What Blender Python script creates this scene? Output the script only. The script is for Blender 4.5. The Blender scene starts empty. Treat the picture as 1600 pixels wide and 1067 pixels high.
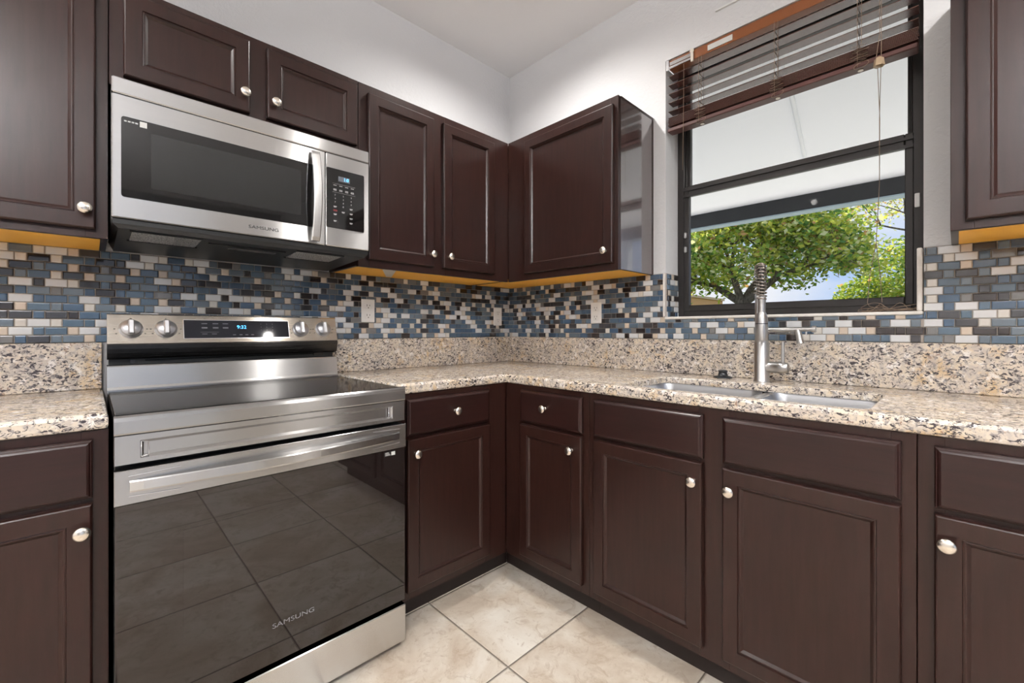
import bpy, math, random
from mathutils import Vector, Matrix
random.seed(7)
S = bpy.context.scene
COL = S.collection
PI = math.pi

# ------------------------------------------------------------------ camera
cam = bpy.data.cameras.new('camera'); cam_o = bpy.data.objects.new('camera', cam); COL.objects.link(cam_o)
cam_o.location = (2.0583, -1.9783, 1.1149)
cam_o.rotation_euler = (PI/2, 0, 0.7980)
cam.sensor_width = 36; cam.lens = 676.49*36/1600
cam.shift_x = -0.0009; cam.shift_y = -0.0109
cam.clip_start = 0.02; cam.clip_end = 300
S.camera = cam_o

# ------------------------------------------------------------------ sky
W = bpy.data.worlds.new('sky'); S.world = W; W.use_nodes = True
nt = W.node_tree; nt.nodes.clear()
def wn(t, **k):
    n = nt.nodes.new(t)
    for a, b in k.items(): setattr(n, a, b)
    return n
out = wn('ShaderNodeOutputWorld'); bg = wn('ShaderNodeBackground')
tc = wn('ShaderNodeTexCoord'); mp = wn('ShaderNodeMapping'); mp.inputs['Scale'].default_value = (1, 1, 2.5)
nz = wn('ShaderNodeTexNoise'); nz.inputs['Scale'].default_value = 3.0; nz.inputs['Detail'].default_value = 6
cr = wn('ShaderNodeValToRGB')
cr.color_ramp.elements[0].position = .40; cr.color_ramp.elements[0].color = (.50, .68, .98, 1)
cr.color_ramp.elements[1].position = .66; cr.color_ramp.elements[1].color = (.92, .95, 1, 1)
nt.links.new(tc.outputs['Generated'], mp.inputs['Vector']); nt.links.new(mp.outputs[0], nz.inputs['Vector'])
nt.links.new(nz.outputs['Fac'], cr.inputs['Fac']); nt.links.new(cr.outputs[0], bg.inputs['Color'])
bg.inputs['Strength'].default_value = 1.0
nt.links.new(bg.outputs[0], out.inputs['Surface'])

# ------------------------------------------------------------------ sun
sl = bpy.data.lights.new('sun', 'SUN'); so = bpy.data.objects.new('sun', sl); COL.objects.link(so)
sl.energy = 8.0; sl.angle = math.radians(0.6); sl.color = (1, .95, .86)
so.rotation_euler = Vector((-.55, .62, 1.0)).to_track_quat('Z', 'Y').to_euler()

# ------------------------------------------------------------------ exposure
S.view_settings.view_transform = 'Standard'; S.view_settings.look = 'None'
S.view_settings.gamma = 1; S.view_settings.use_curve_mapping = False
S.view_settings.exposure = 0.0
DOWN_W = 66.0            # each ceiling downlight
FILL_DOWN, FILL_UP = 20.0, 390.0  # added fill light behind the camera, downward and upward power
S.cycles.use_denoising = True
S.cycles.max_bounces = 10; S.cycles.diffuse_bounces = 5; S.cycles.glossy_bounces = 5
S.cycles.transparent_max_bounces = 12; S.cycles.sample_clamp_indirect = 6
S.cycles.caustics_reflective = False; S.cycles.caustics_refractive = False

# ================================================================== materials
def mat(name, color=(.8, .8, .8), rough=.5, metal=0, spec=.5, coat=0, emit=None, estr=0, trans=0, ior=1.45, aniso=0):
    m = bpy.data.materials.new(name); m.use_nodes = True
    b = m.node_tree.nodes['Principled BSDF']
    b.inputs['Base Color'].default_value = (*color, 1); b.inputs['Roughness'].default_value = rough
    b.inputs['Metallic'].default_value = metal; b.inputs['Specular IOR Level'].default_value = spec
    b.inputs['Coat Weight'].default_value = coat; b.inputs['IOR'].default_value = ior
    b.inputs['Transmission Weight'].default_value = trans; b.inputs['Anisotropic'].default_value = aniso
    if emit: b.inputs['Emission Color'].default_value = (*emit, 1); b.inputs['Emission Strength'].default_value = estr
    return m
class NT:
    def __init__(s, m): s.m = m; s.t = m.node_tree; s.b = s.t.nodes['Principled BSDF']
    def n(s, t, ins=None, **k):
        n = s.t.nodes.new(t)
        for a, b in k.items(): setattr(n, a, b)
        for a, b in (ins or {}).items():
            if isinstance(b, bpy.types.NodeSocket): s.t.links.new(b, n.inputs[a])
            else: n.inputs[a].default_value = b
        return n
    def coord(s, scale=(1, 1, 1), rot=(0, 0, 0), kind='Object'):
        c = s.n('ShaderNodeTexCoord')
        return s.n('ShaderNodeMapping', {'Vector': c.outputs[kind], 'Scale': scale, 'Rotation': rot}).outputs[0]
    def noise(s, v, scale, detail=3, rough=.5, dist=0):
        return s.n('ShaderNodeTexNoise', {'Vector': v, 'Scale': scale, 'Detail': detail, 'Roughness': rough, 'Distortion': dist}).outputs['Fac']
    def ramp(s, f, stops, interp='LINEAR'):
        r = s.n('ShaderNodeValToRGB', {'Fac': f}); cr = r.color_ramp; cr.interpolation = interp
        while len(cr.elements) < len(stops): cr.elements.new(.5)
        for e, (p, c) in zip(cr.elements, stops):
            e.position = p; e.color = (*c, 1) if len(c) == 3 else c
        return r.outputs[0]
    def mix(s, f, a, b, mode='MIX'):
        n = s.n('ShaderNodeMix', data_type='RGBA', blend_type=mode)
        for i, v in ((0, f), (6, a), (7, b)):
            if isinstance(v, bpy.types.NodeSocket): s.t.links.new(v, n.inputs[i])
            elif i == 0: n.inputs[0].default_value = v
            else: n.inputs[i].default_value = (*v, 1)
        return n.outputs[2]
    def math(s, op, a, b=0, c=0):
        return s.n('ShaderNodeMath', {0: a, 1: b, 2: c}, operation=op).outputs[0]
    def bump(s, h, strength=.2, dist=.002):
        s.t.links.new(s.n('ShaderNodeBump', {'Height': h, 'Strength': strength, 'Distance': dist}).outputs[0], s.b.inputs['Normal'])
    def set(s, inp, sock): s.t.links.new(sock, s.b.inputs[inp])

def wood_mat(name, a, b, rough=.33, vertical=True):
    m = mat(name, a, rough, spec=.38, coat=.08); N = NT(m); N.b.inputs['Coat Roughness'].default_value = .2
    v = N.coord((14, 14, 1.2) if vertical else (1.2, 14, 14))
    f = N.noise(v, 5, 4, .6, 0); f2 = N.noise(N.coord((1, 1, 1)), 3.5, 3)
    c = N.ramp(f, [(.30, a), (.72, b)])
    N.set('Base Color', N.mix(N.math('MULTIPLY', f2, .20), c, tuple(x*1.2 for x in b)))
    sc = N.noise(N.coord((1, 1, 1)), 6, 2)
    N.set('Roughness', N.ramp(sc, [(.3, (rough-.015,)*3), (.7, (rough+.02,)*3)]))
    N.bump(N.noise(N.coord((40, 40, 4) if vertical else (4, 40, 40)), 6, 1), .02, .0004)
    return m
WOOD = wood_mat('espresso_wood', (.0125, .0042, .0030), (.0235, .0082, .0060), .31)
WOODH = wood_mat('espresso_wood_rail', (.0115, .0037, .0031), (.0205, .0070, .0057), .31, vertical=False)
MAPLE = wood_mat('raw_maple_panel', (.90, .44, .050), (.95, .52, .075), .5, False)
KICK = mat('dark_toe_kick', (.012, .006, .005), .6)
INNER = mat('cabinet_inside', (.05, .03, .02), .7)
NICKEL = mat('satin_nickel', (.80, .74, .66), .24, 1)
def steel_mat(name, col, rough, sx=(1, 60, 60), aniso=1.0, tang=(0, 0, 1)):
    m = mat(name, col, rough, 1, aniso=aniso); N = NT(m)
    f = N.noise(N.coord(sx), 6, 3, .6)
    N.set('Roughness', N.ramp(f, [(.3, (rough-.02,)*3), (.7, (rough+.02,)*3)]))
    N.set('Tangent', N.n('ShaderNodeCombineXYZ', {0: tang[0], 1: tang[1], 2: tang[2]}).outputs[0])
    return m
STEEL = steel_mat('brushed_steel', (.66, .655, .65), .25)
STEEL_DIM = steel_mat('range_steel_dim_reflection', (.47, .465, .46), .24)  # same steel, darkened to carry the reflection of a dim lower room
STEELD = steel_mat('dark_brushed_steel', (.075, .072, .070), .26)
STEEL_WARM = steel_mat('steel_warm_reflection', (.62, .555, .475), .26)  # warm reflection of the wood mixed into the steel colour
KNOBM = mat('satin_silver_knob', (.60, .60, .62), .34, .75)
SATIN = steel_mat('satin_tap_steel', (.55, .54, .53), .3, (40, 40, 2), 0)
SINKM = mat('sink_steel', (.62, .63, .65), .30, 1)
CHROME = mat('bright_chrome', (.80, .80, .82), .12, 1)
BLK = mat('black_plastic', (.010, .010, .010), .35)
BLKG = mat('black_glass', (.006, .0055, .0055), .035, spec=.6)
OVENG = mat('oven_door_glass', (.010, .0065, .006), .02, spec=.70, ior=1.5)
MWG = mat('microwave_window_glass', (.016, .016, .016), .07, spec=.6)
COOK = mat('cooktop_glass', (.010, .009, .009), .08, spec=.03, ior=1.35)
DISPL = mat('display_glass', (.018, .018, .022), .05, spec=.08)
BLUE = mat('lit_display_digits', (.1, .5, 1), .5, emit=(.10, .52, 1), estr=2.2)
PRINT = mat('grey_print', (.45, .45, .45), .6)
PRINTD = mat('dark_print', (.05, .05, .05), .6, spec=.2)
PRINTM = mat('muted_print', (.16, .16, .17), .6)
STICK = mat('sticker_white', (.62, .62, .60), .6)
MESHM = mat('grease_filter_mesh', (.42, .41, .40), .4, 1)
N = NT(MESHM); ck = N.n('ShaderNodeTexVoronoi', {'Vector': N.coord(), 'Scale': 190.0})
N.set('Base Color', N.ramp(ck.outputs['Distance'], [(.2, (.10, .10, .10)), (.5, (.75, .74, .72))])); N.bump(ck.outputs['Distance'], .6, .002)
PLATE = mat('outlet_plastic', (.78, .77, .75), .35)
SLOT = mat('slot_dark', (.03, .03, .03), .5)
MARB = mat('white_marble_trim', (.78, .75, .71), .3)
N = NT(MARB); N.set('Base Color', N.ramp(N.noise(N.coord(), 9, 5, .6, 1), [(.35, (.66, .62, .57)), (.6, (.82, .79, .75))]))
BRONZE = mat('dark_bronze_aluminium', (.022, .019, .018), .35, .3)
GLASS = bpy.data.materials.new('window_glass'); GLASS.use_nodes = True
g = GLASS.node_tree; g.nodes.clear()
o_ = g.nodes.new('ShaderNodeOutputMaterial'); mx = g.nodes.new('ShaderNodeMixShader'); tr = g.nodes.new('ShaderNodeBsdfTransparent'); gl = g.nodes.new('ShaderNodeBsdfGlossy'); fr = g.nodes.new('ShaderNodeFresnel')
tr.inputs[0].default_value = (.965, .965, .975, 1); gl.inputs['Roughness'].default_value = .01; fr.inputs['IOR'].default_value = 1.18
g.links.new(fr.outputs[0], mx.inputs[0]); g.links.new(tr.outputs[0], mx.inputs[1]); g.links.new(gl.outputs[0], mx.inputs[2]); g.links.new(mx.outputs[0], o_.inputs[0])
RUB = mat('black_rubber', (.012, .014, .018), .4)
SLATM = mat('blind_slat_brown', (.075, .026, .020), .24, spec=.9, coat=.0, ior=1.5)
RAILM = mat('blind_headrail', (.20, .062, .018), .4)
SLATU = mat('blind_rail_brown', (.070, .026, .022), .45)
CORD = mat('tan_cord', (.20, .14, .10), .8)
CLEARP = mat('clear_plastic', (.72, .66, .58), .25)
GROUT = mat('grout', (.36, .31, .27), .9)

def wall_mat():
    m = mat('painted_textured_wall', (.66, .66, .67), .75); N = NT(m)
    f = N.noise(N.coord(), 55, 4, .55, .4)
    N.bump(N.ramp(f, [(.42, (0, 0, 0)), (.6, (1, 1, 1))]), .16, .004)
    return m
WALL = wall_mat()
WALL2 = mat('wall_dark_for_reflections', (.20, .20, .21), .8)  # unseen wall made dark so bright streaks stand out in the steel
CEIL = mat('ceiling_paint', (.89, .89, .90), .85)
BASEB = mat('white_trim', (.75, .75, .74), .45)

def granite():
    m = mat('speckled_granite', (.6, .5, .4), .14, spec=.5); N = NT(m)
    v = N.coord((1, 1, 1), (.5, .7, .3))
    big = N.noise(v, 9, 5, .6, .8)
    c = N.ramp(big, [(.28, (.54, .48, .43)), (.42, (.64, .56, .47)), (.55, (.69, .60, .48)), (.66, (.62, .45, .26)), (.76, (.66, .57, .46))])
    med = N.noise(v, 45, 4, .6, .5)
    c = N.mix(N.ramp(med, [(.40, (.7, .7, .7)), (.54, (0, 0, 0))]), c, (.46, .41, .38))
    wh = N.noise(N.coord((1, 1, 1), (1.2, .2, .9)), 38, 3, .6)
    c = N.mix(N.ramp(wh, [(.56, (0, 0, 0)), (.64, (.8, .8, .8))]), c, (.86, .82, .78))
    br = N.noise(N.coord((1, 1.5, 1), (.2, .9, .1)), 60, 3, .65, .8)
    c = N.mix(N.ramp(br, [(.62, (0, 0, 0)), (.68, (.85, .85, .85))]), c, (.26, .15, .10))
    dens = N.noise(v, 7, 2)
    dk = N.noise(N.coord((1, 1, 1.6), (.3, .5, 1.1)), 75, 4, .62, 1.0)
    dk = N.math('ADD', dk, N.math('MULTIPLY', dens, .16))
    c = N.mix(N.ramp(dk, [(.626, (0, 0, 0)), (.654, (1, 1, 1))]), c, (.045, .038, .042))
    gy = N.noise(N.coord((1.4, 1, 1), (.9, .1, .6)), 85, 3, .6, .6)
    c = N.mix(N.ramp(gy, [(.57, (0, 0, 0)), (.63, (.75, .75, .75))]), c, (.22, .20, .20))
    N.set('Base Color', c)
    N.set('Roughness', N.ramp(med, [(.3, (.12,)*3), (.7, (.2,)*3)]))
    return m
GRAN = granite()

def floor_mat():
    m = mat('travertine_floor_tile', (.5, .45, .38), .3); N = NT(m)
    T = .466; gx = 1.020; gy = -.988
    c = N.n('ShaderNodeTexCoord'); sp = N.n('ShaderNodeSeparateXYZ', {0: c.outputs['Object']})
    def edge(s, o):
        f = N.math('FRACT', N.math('DIVIDE', N.math('SUBTRACT', s, o-50*T), T))
        return N.math('MULTIPLY', N.math('SUBTRACT', .5, N.math('ABSOLUTE', N.math('SUBTRACT', f, .5))), T), N.math('FLOOR', N.math('DIVIDE', N.math('SUBTRACT', s, o-50*T), T))
    ex, ix = edge(sp.outputs[0], gx); ey, iy = edge(sp.outputs[1], gy)
    d = N.math('MINIMUM', ex, ey)
    tid = N.n('ShaderNodeCombineXYZ', {0: ix, 1: iy})
    wn_ = N.n('ShaderNodeTexWhiteNoise', {'Vector': tid.outputs[0]})
    off = N.n('ShaderNodeVectorMath', {0: wn_.outputs['Color'], 1: (7, 7, 7)}, operation='MULTIPLY')
    v = N.n('ShaderNodeVectorMath', {0: c.outputs['Object'], 1: off.outputs[0]}, operation='ADD').outputs[0]
    a = N.noise(v, 3.2, 7, .62, .7)
    col = N.ramp(a, [(.30, (.42, .33, .25)), (.45, (.56, .48, .39)), (.56, (.66, .60, .52)), (.70, (.74, .70, .63))])
    b = N.noise(v, 17, 6, .7, 1.2)
    col = N.mix(N.ramp(b, [(.52, (0, 0, 0)), (.64, (.6, .6, .6))]), col, (.38, .29, .21))
    b2 = N.noise(v, 38, 5, .7, 1.6)
    col = N.mix(N.ramp(b2, [(.60, (0, 0, 0)), (.68, (.5, .5, .5))]), col, (.33, .24, .17))
    col = N.mix(N.math('MULTIPLY', wn_.outputs['Value'], .18), col, (.50, .44, .36))
    gm = N.ramp(d, [(.0024, (1, 1, 1)), (.0040, (0, 0, 0))])
    N.set('Base Color', N.mix(gm, col, (.060, .044, .033)))
    N.set('Roughness', N.mix(gm, (.30, .30, .30), (.9, .9, .9)))
    N.bump(N.math('MINIMUM', d, .006), .8, .6)
    return m
FLOORM = floor_mat()

# ================================================================== mesh building
class MB:
    def __init__(s): s.v = []; s.f = []; s.m = []; s.sm = []
    def add(s, vs, fs, mi=0, smooth=False):
        o = len(s.v); s.v += [tuple(v) for v in vs]
        for f in fs: s.f.append(tuple(i+o for i in f)); s.m.append(mi); s.sm.append(smooth)
    def box(s, x0, x1, y0, y1, z0, z1, mi=0, b=0):
        if x0 > x1: x0, x1 = x1, x0
        if y0 > y1: y0, y1 = y1, y0
        if z0 > z1: z0, z1 = z1, z0
        if b <= 0:
            s.add([(x0,y0,z0),(x1,y0,z0),(x1,y1,z0),(x0,y1,z0),(x0,y0,z1),(x1,y0,z1),(x1,y1,z1),(x0,y1,z1)],
                  [(0,3,2,1),(4,5,6,7),(0,1,5,4),(1,2,6,5),(2,3,7,6),(3,0,4,7)], mi)
            return
        b = min(b, (x1-x0)*.49, (y1-y0)*.49, (z1-z0)*.49)
        X = (x0, x1); Y = (y0, y1); Z = (z0, z1); vs = []; idx = {}
        for i in (0, 1):
            for j in (0, 1):
                for k in (0, 1):
                    p = (X[i], Y[j], Z[k]); q = (1-2*i, 1-2*j, 1-2*k)
                    for a in range(3):
                        w = [p[t] + (0 if t == a else b*q[t]) for t in range(3)]
                        idx[(i, j, k, a)] = len(vs); vs.append(w)
        fs = []
        for a in range(3):
            o1, o2 = [t for t in range(3) if t != a]
            for e in (0, 1):
                c = []
                for (u, w) in ((0, 0), (1, 0), (1, 1), (0, 1)):
                    t = [0, 0, 0]; t[a] = e; t[o1] = u; t[o2] = w; c.append(idx[(*t, a)])
                fs.append(c)
        for a in range(3):       # edges along axis a
            o1, o2 = [t for t in range(3) if t != a]
            for u in (0, 1):
                for w in (0, 1):
                    t0 = [0, 0, 0]; t0[o1] = u; t0[o2] = w; t1 = list(t0); t1[a] = 1
                    fs.append([idx[(*t0, o1)], idx[(*t1, o1)], idx[(*t1, o2)], idx[(*t0, o2)]])
        for i in (0, 1):
            for j in (0, 1):
                for k in (0, 1): fs.append([idx[(i, j, k, a)] for a in range(3)])
        cx = Vector(((x0+x1)/2, (y0+y1)/2, (z0+z1)/2))
        for n_, f in enumerate(fs):
            P = [Vector(vs[i]) for i in f]; nn = (P[1]-P[0]).cross(P[2]-P[1])
            if nn.dot(sum(P, Vector())/len(P)-cx) < 0: fs[n_] = f[::-1]
        s.add(vs, fs, mi)
    def rings(s, x0, x1, z0, z1, prof, yb, mi=0, mip=None):
        """front facing -Y: prof = [(inset, y)...] from the back edge inwards; last ring is capped"""
        vs = []; fs = []
        for ins, y in prof:
            vs += [(x0+ins, y, z0+ins), (x1-ins, y, z0+ins), (x1-ins, y, z1-ins), (x0+ins, y, z1-ins)]
        for k in range(len(prof)-1):
            a = 4*k; b = a+4
            for i in range(4):
                j = (i+1) % 4; fs.append((a+i, a+j, b+j, b+i))
        k = 4*(len(prof)-1); fs.append((k, k+1, k+2, k+3)); fs.append((3, 2, 1, 0))
        s.add(vs, fs, mi)
    def lathe(s, prof, c=(0, 0, 0), axis='Z', n=28, mi=0, sx=1, sy=1, smooth=True):
        """prof = [(r, h)...] around axis"""
        vs = []; fs = []
        for r, h in prof:
            for i in range(n):
                a = 2*PI*i/n; p = (r*math.cos(a)*sx, r*math.sin(a)*sy, h)
                if axis == 'Y': p = (p[0], -p[2], p[1])      # grows towards -Y
                if axis == 'X': p = (p[2], p[0], p[1])
                vs.append((p[0]+c[0], p[1]+c[1], p[2]+c[2]))
        for k in range(len(prof)-1):
            for i in range(n):
                j = (i+1) % n; fs.append((k*n+i, k*n+j, (k+1)*n+j, (k+1)*n+i))
        s.add(vs, fs, mi, smooth)
        s.add(vs[:n], [tuple(range(n))[::-1]], mi); s.add(vs[-n:], [tuple(range(n))], mi)
    def tube(s, pts, r, n=8, mi=0, cap=True):
        pts = [Vector(p) for p in pts]; vs = []; fs = []
        rr = r if isinstance(r, (list, tuple)) else [r]*len(pts)
        t = (pts[1]-pts[0]).normalized(); u = t.orthogonal().normalized()
        for i, p in enumerate(pts):
            t2 = (pts[min(i+1, len(pts)-1)]-pts[max(i-1, 0)])
            t2 = t2.normalized() if t2.length > 1e-9 else t
            u = (u-t2*u.dot(t2)); u = u.normalized() if u.length > 1e-6 else t2.orthogonal().normalized()
            w = t2.cross(u); t = t2
            for k in range(n):
                a = 2*PI*k/n; vs.append(p+(u*math.cos(a)+w*math.sin(a))*rr[i])
        for i in range(len(pts)-1):
            for k in range(n):
                l = (k+1) % n; fs.append((i*n+k, i*n+l, (i+1)*n+l, (i+1)*n+k))
        s.add(vs, fs, mi, True)
        if cap:
            s.add(vs[:n], [tuple(range(n))[::-1]], mi); s.add(vs[-n:], [tuple(range(n))], mi)
    def extr(s, prof, x0, x1, mi=0, smooth=False):
        """closed profile of (y,z) points extruded along X"""
        n = len(prof); vs = [(x0, y, z) for y, z in prof]+[(x1, y, z) for y, z in prof]
        fs = [tuple(range(n)), tuple(range(2*n-1, n-1, -1))]+[(i, n+i, n+(i+1) % n, (i+1) % n) for i in range(n)]
        s.add(vs, fs, mi, smooth)
    def build(s, name, mats, parent=None, loc=None, recalc=True):
        me = bpy.data.meshes.new(name); me.from_pydata(s.v, [], s.f)
        for m in (mats if isinstance(mats, (list, tuple)) else [mats]): me.materials.append(m)
        me.polygons.foreach_set('material_index', s.m); me.polygons.foreach_set('use_smooth', s.sm)
        me.update()
        if recalc:
            import bmesh
            bm = bmesh.new(); bm.from_mesh(me); bmesh.ops.recalc_face_normals(bm, faces=bm.faces); bm.to_mesh(me); bm.free()
        o = bpy.data.objects.new(name, me); COL.objects.link(o)
        if parent: o.parent = parent
        if loc: o.location = loc
        return o
def tag(o, label, cat, group=None):
    o['label'] = label; o['category'] = cat
    if group: o['group'] = group
    return o
def thing(name, label, cat, loc=(0, 0, 0), rz=0, group=None):
    o = bpy.data.objects.new(name, None); COL.objects.link(o); o.empty_display_size = .05
    o.location = loc; o.rotation_euler = (0, 0, rz)
    return tag(o, label, cat, group)
def struct(name, mb, m, parent=None):
    o = mb.build(name, m, parent)
    if not parent: o['kind'] = 'structure'
    return o
def copy_tree(o, parent=None):
    c = o.copy(); COL.objects.link(c); c.parent = parent
    for ch in list(o.children): copy_tree(ch, c)
    return c
def text(s, name, size, loc, m, parent, depth=.0004, align='CENTER', rot=(PI/2, 0, 0), sx=1):
    cu = bpy.data.curves.new(name, 'FONT'); cu.body = s; cu.size = size; cu.extrude = depth/2
    cu.align_x = align; cu.align_y = 'CENTER'; cu.materials.append(m)
    tmp = bpy.data.objects.new(name+'_curve', cu); COL.objects.link(tmp)
    me = bpy.data.meshes.new_from_object(tmp); me.materials.clear(); me.materials.append(m)
    bpy.data.objects.remove(tmp); bpy.data.curves.remove(cu)
    o = bpy.data.objects.new(name, me); COL.objects.link(o); o.parent = parent; o.location = loc; o.rotation_euler = rot
    o.scale = (sx, 1, 1)
    return o

# ================================================================== the room
ZC = 2.7775; RX = 5.6; RY = -5.0; TH = .20
WX0, WX1, WZ0, WZ1 = 1.081, 1.981, 1.167, 2.407
DX0, DX1, DZ1 = 3.35, 4.15, 2.20         # glazed door further along the window wall
m = MB(); m.box(-TH, RX+TH, RY-TH, TH, -.15, 0); struct('floor', m, FLOORM)
m = MB(); m.box(-TH, RX+TH, RY-TH, TH, ZC, ZC+.2); struct('ceiling', m, CEIL)
m = MB(); m.box(-TH, 0, RY-TH, TH, 0, ZC); struct('wall_left', m, WALL)
m = MB()
m.box(0, WX0, 0, TH, 0, ZC); m.box(WX0, WX1, 0, TH, 0, WZ0); m.box(WX0, WX1, 0, TH, WZ1, ZC)
m.box(WX1, DX0, 0, TH, 0, ZC); m.box(DX0, DX1, 0, TH, DZ1, ZC); m.box(DX1, RX, 0, TH, 0, ZC)
struct('wall_back', m, WALL)
GY0, GY1 = -3.2, -.8                     # sliding door in the right wall
m = MB(); m.box(RX, RX+TH, GY1, TH, 0, ZC); m.box(RX, RX+TH, GY0, GY1, 2.2, ZC); m.box(RX, RX+TH, RY-TH, GY0, 0, ZC)
struct('wall_right', m, WALL2)
m = MB(); m.box(0, RX, RY-TH, RY, 0, ZC); struct('wall_front', m, WALL)

# glazed doors behind and beside the camera
def glazed_door(name, w, h, loc, rz, panes):
    e = bpy.data.objects.new(name, None); COL.objects.link(e); e.location = loc; e.rotation_euler = (0, 0, rz); e['kind'] = 'structure'
    m = MB(); m.box(0, w, .04, .10, 0, .05); m.box(0, w, .04, .10, h-.05, h)
    for i in range(panes+1):
        x = i*(w-.06)/panes; m.box(x, x+.06, .04, .10, .05, h-.05)
    m.build('door_frame', BRONZE, e)
    m = MB()
    for i in range(panes):
        a = i*(w-.06)/panes+.06; b = (i+1)*(w-.06)/panes; m.box(a, b, .066, .072, .05, h-.05)
    m.build('door_glass', GLASS, e)
    m = MB(); m.box(w-.055, w-.035, .0, .04, .95, 1.15, b=.004); m.build('door_handle', NICKEL, e)
    return e
glazed_door('door_1', DX1-DX0, DZ1, (DX0, 0, 0), 0, 1)
glazed_door('door_2', GY1-GY0, 2.2, (RX, GY1, 0), -PI/2, 2)

# ---- window_1
Wn = bpy.data.objects.new('window_1', None); COL.objects.link(Wn); Wn['kind'] = 'structure'; Wn.location = (WX0, 0, WZ0)
ww = WX1-WX0; wh = WZ1-WZ0
def bar_frame(m, x0, x1, z0, z1, y0, y1, t, tb=None, tt=None, b=.003):
    tb = t if tb is None else tb; tt = t if tt is None else tt
    m.box(x0, x0+t, y0, y1, z0, z1, b=b); m.box(x1-t, x1, y0, y1, z0, z1, b=b)
    m.box(x0+t, x1-t, y0, y1, z0, z0+tb, b=b); m.box(x0+t, x1-t, y0, y1, z1-tt, z1, b=b)
SILL = .012
m = MB(); bar_frame(m, .001, ww-.001, SILL, wh-.001, .125, .195, .034); bar_frame(m, .034, ww-.034, SILL+.03, wh-.03, .14, .15, .008); m.build('window_frame', BRONZE, Wn)
m = MB(); bar_frame(m, .036, ww-.030, .040, .655, .120, .148, .024, .030, .050)
m.box(.036, ww-.030, .110, .120, .600, .612); m.box(.036, ww-.03, .113, .120, .630, .640)
m.build('lower_sash', BRONZE, Wn)
m = MB(); bar_frame(m, .036, ww-.030, .618, wh-.036, .152, .178, .018, .040, .03); m.build('upper_sash', BRONZE, Wn)
m = MB(); m.box(.058, ww-.052, .132, .136, .068, .607); m.build('lower_pane', GLASS, Wn)
m = MB(); m.box(.052, ww-.046, .163, .167, .656, wh-.064); m.build('upper_pane', GLASS, Wn)
m = MB()
for z in (.33, .40): m.box(.040, .052, .108, .120, z, z+.028, b=.003)
m.build('sash_latch', SATIN, Wn)
m = MB(); m.box(ww-.028, ww-.014, .119, .125, .385, .435, b=.002); m.build('latch_tab', STICK, Wn)

m = MB(); m.box(WX0-.0005, WX1, -.012, .124, WZ0, WZ0+SILL, b=.003); s_ = struct('trim_1', m, MARB); s_['label'] = 'white marble window sill strip'
TZ0, TZ1 = 1.0735, 1.389
m = MB(); m.box(WX0-.010, WX0-.001, -.012, .001, WZ0+SILL, TZ1, b=.003)
struct('trim_2', m, MARB)['label'] = 'white edge trim at left side of window tile'
m = MB(); m.box(WX1-.016, WX1-.002, -.012, .10, WZ0+SILL, TZ1, b=.003)
struct('trim_3', m, MARB)['label'] = 'white edge trim at right side of window tile'

# ---- mosaic backsplash (real tiles in a grout bed)
def tmat(name, c, r=.08): return mat(name, c, r, spec=.6, coat=.4)
TM = [tmat('tile_slate_blue', (.048, .082, .130)), tmat('tile_steel_blue', (.066, .102, .142)), tmat('tile_grey_blue', (.110, .138, .165)),
      tmat('tile_warm_grey', (.14, .135, .13)), tmat('tile_brown_black', (.020, .014, .013)), tmat('tile_charcoal', (.032, .031, .034)),
      tmat('tile_white', (.62, .63, .64), .12), tmat('tile_beige', (.56, .47, .38), .2), tmat('tile_off_white', (.60, .57, .52), .2)]
def pick(long):
    r = random.random()
    if long: return 0 if r < .24 else 1 if r < .42 else 2 if r < .52 else 3 if r < .55 else 4 if r < .68 else 5 if r < .79 else 6
    return 0 if r < .16 else 1 if r < .30 else 2 if r < .40 else 3 if r < .46 else 4 if r < .56 else 5 if r < .64 else 7 if r < .83 else 8
def mosaic(regions, parent, w):
    """regions: (x0,x1,z0,z1) in local wall coordinates, tiles standing at y -.001..-.008"""
    m = MB(); g = MB(); P = .02615; L = .0515; Sh = .0262; gp = .0022; b = .0018
    for (x0, x1, z0, z1) in regions: g.box(x0, x1, -.0045, -.0008, z0, z1)
    row = 0; z = TZ0
    while z < TZ1-.004:
        zt = min(z+P, TZ1)
        x = -.2-(row % 2)*(L+Sh)/2 - (.0 if row % 4 < 2 else 0); long = True
        if row % 2: x += random.choice((0, 0, .0))
        while x < w:
            wd = L if long else Sh; k = pick(long)
            for (x0, x1, z0, z1) in regions:
                a = max(x+gp/2, x0+.0008); c = min(x+wd-gp/2, x1-.0008); d = max(z+gp/2, z0); e = min(zt-gp/2, z1)
                if c-a > .004 and e-d > .004:
                    q = random.uniform(-.0003, .0003)
                    m.rings(a, c, d, e, [(0, -.004), (0, -.0068), (b*.6, -.0078+q), (b*1.6, -.0082+q)], 0, k)
            x += wd; long = not long
        z += P; row += 1
    g.build('grout_bed', GROUT, parent, recalc=False)
    m.build('mosaic_tiles', TM, parent, recalc=False)
bA = thing('tile_backsplash', 'glossy blue, white and black mosaic tile band on the wall behind the stove', 'backsplash', (0, -2.7, 0), PI/2)
mosaic([(0, 2.7-.0085, TZ0, TZ1)], bA, 2.7)
bB = thing('tile_backsplash', 'mosaic tile band on the window wall, running under the window', 'backsplash', (0, 0, 0))
mosaic([(.0005, WX0-.0005, TZ0, TZ1), (WX0-.0005, WX1+.0005, TZ0, WZ0-.0005), (WX1+.0005, 2.70, TZ0, TZ1)], bB, 2.75)
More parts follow.
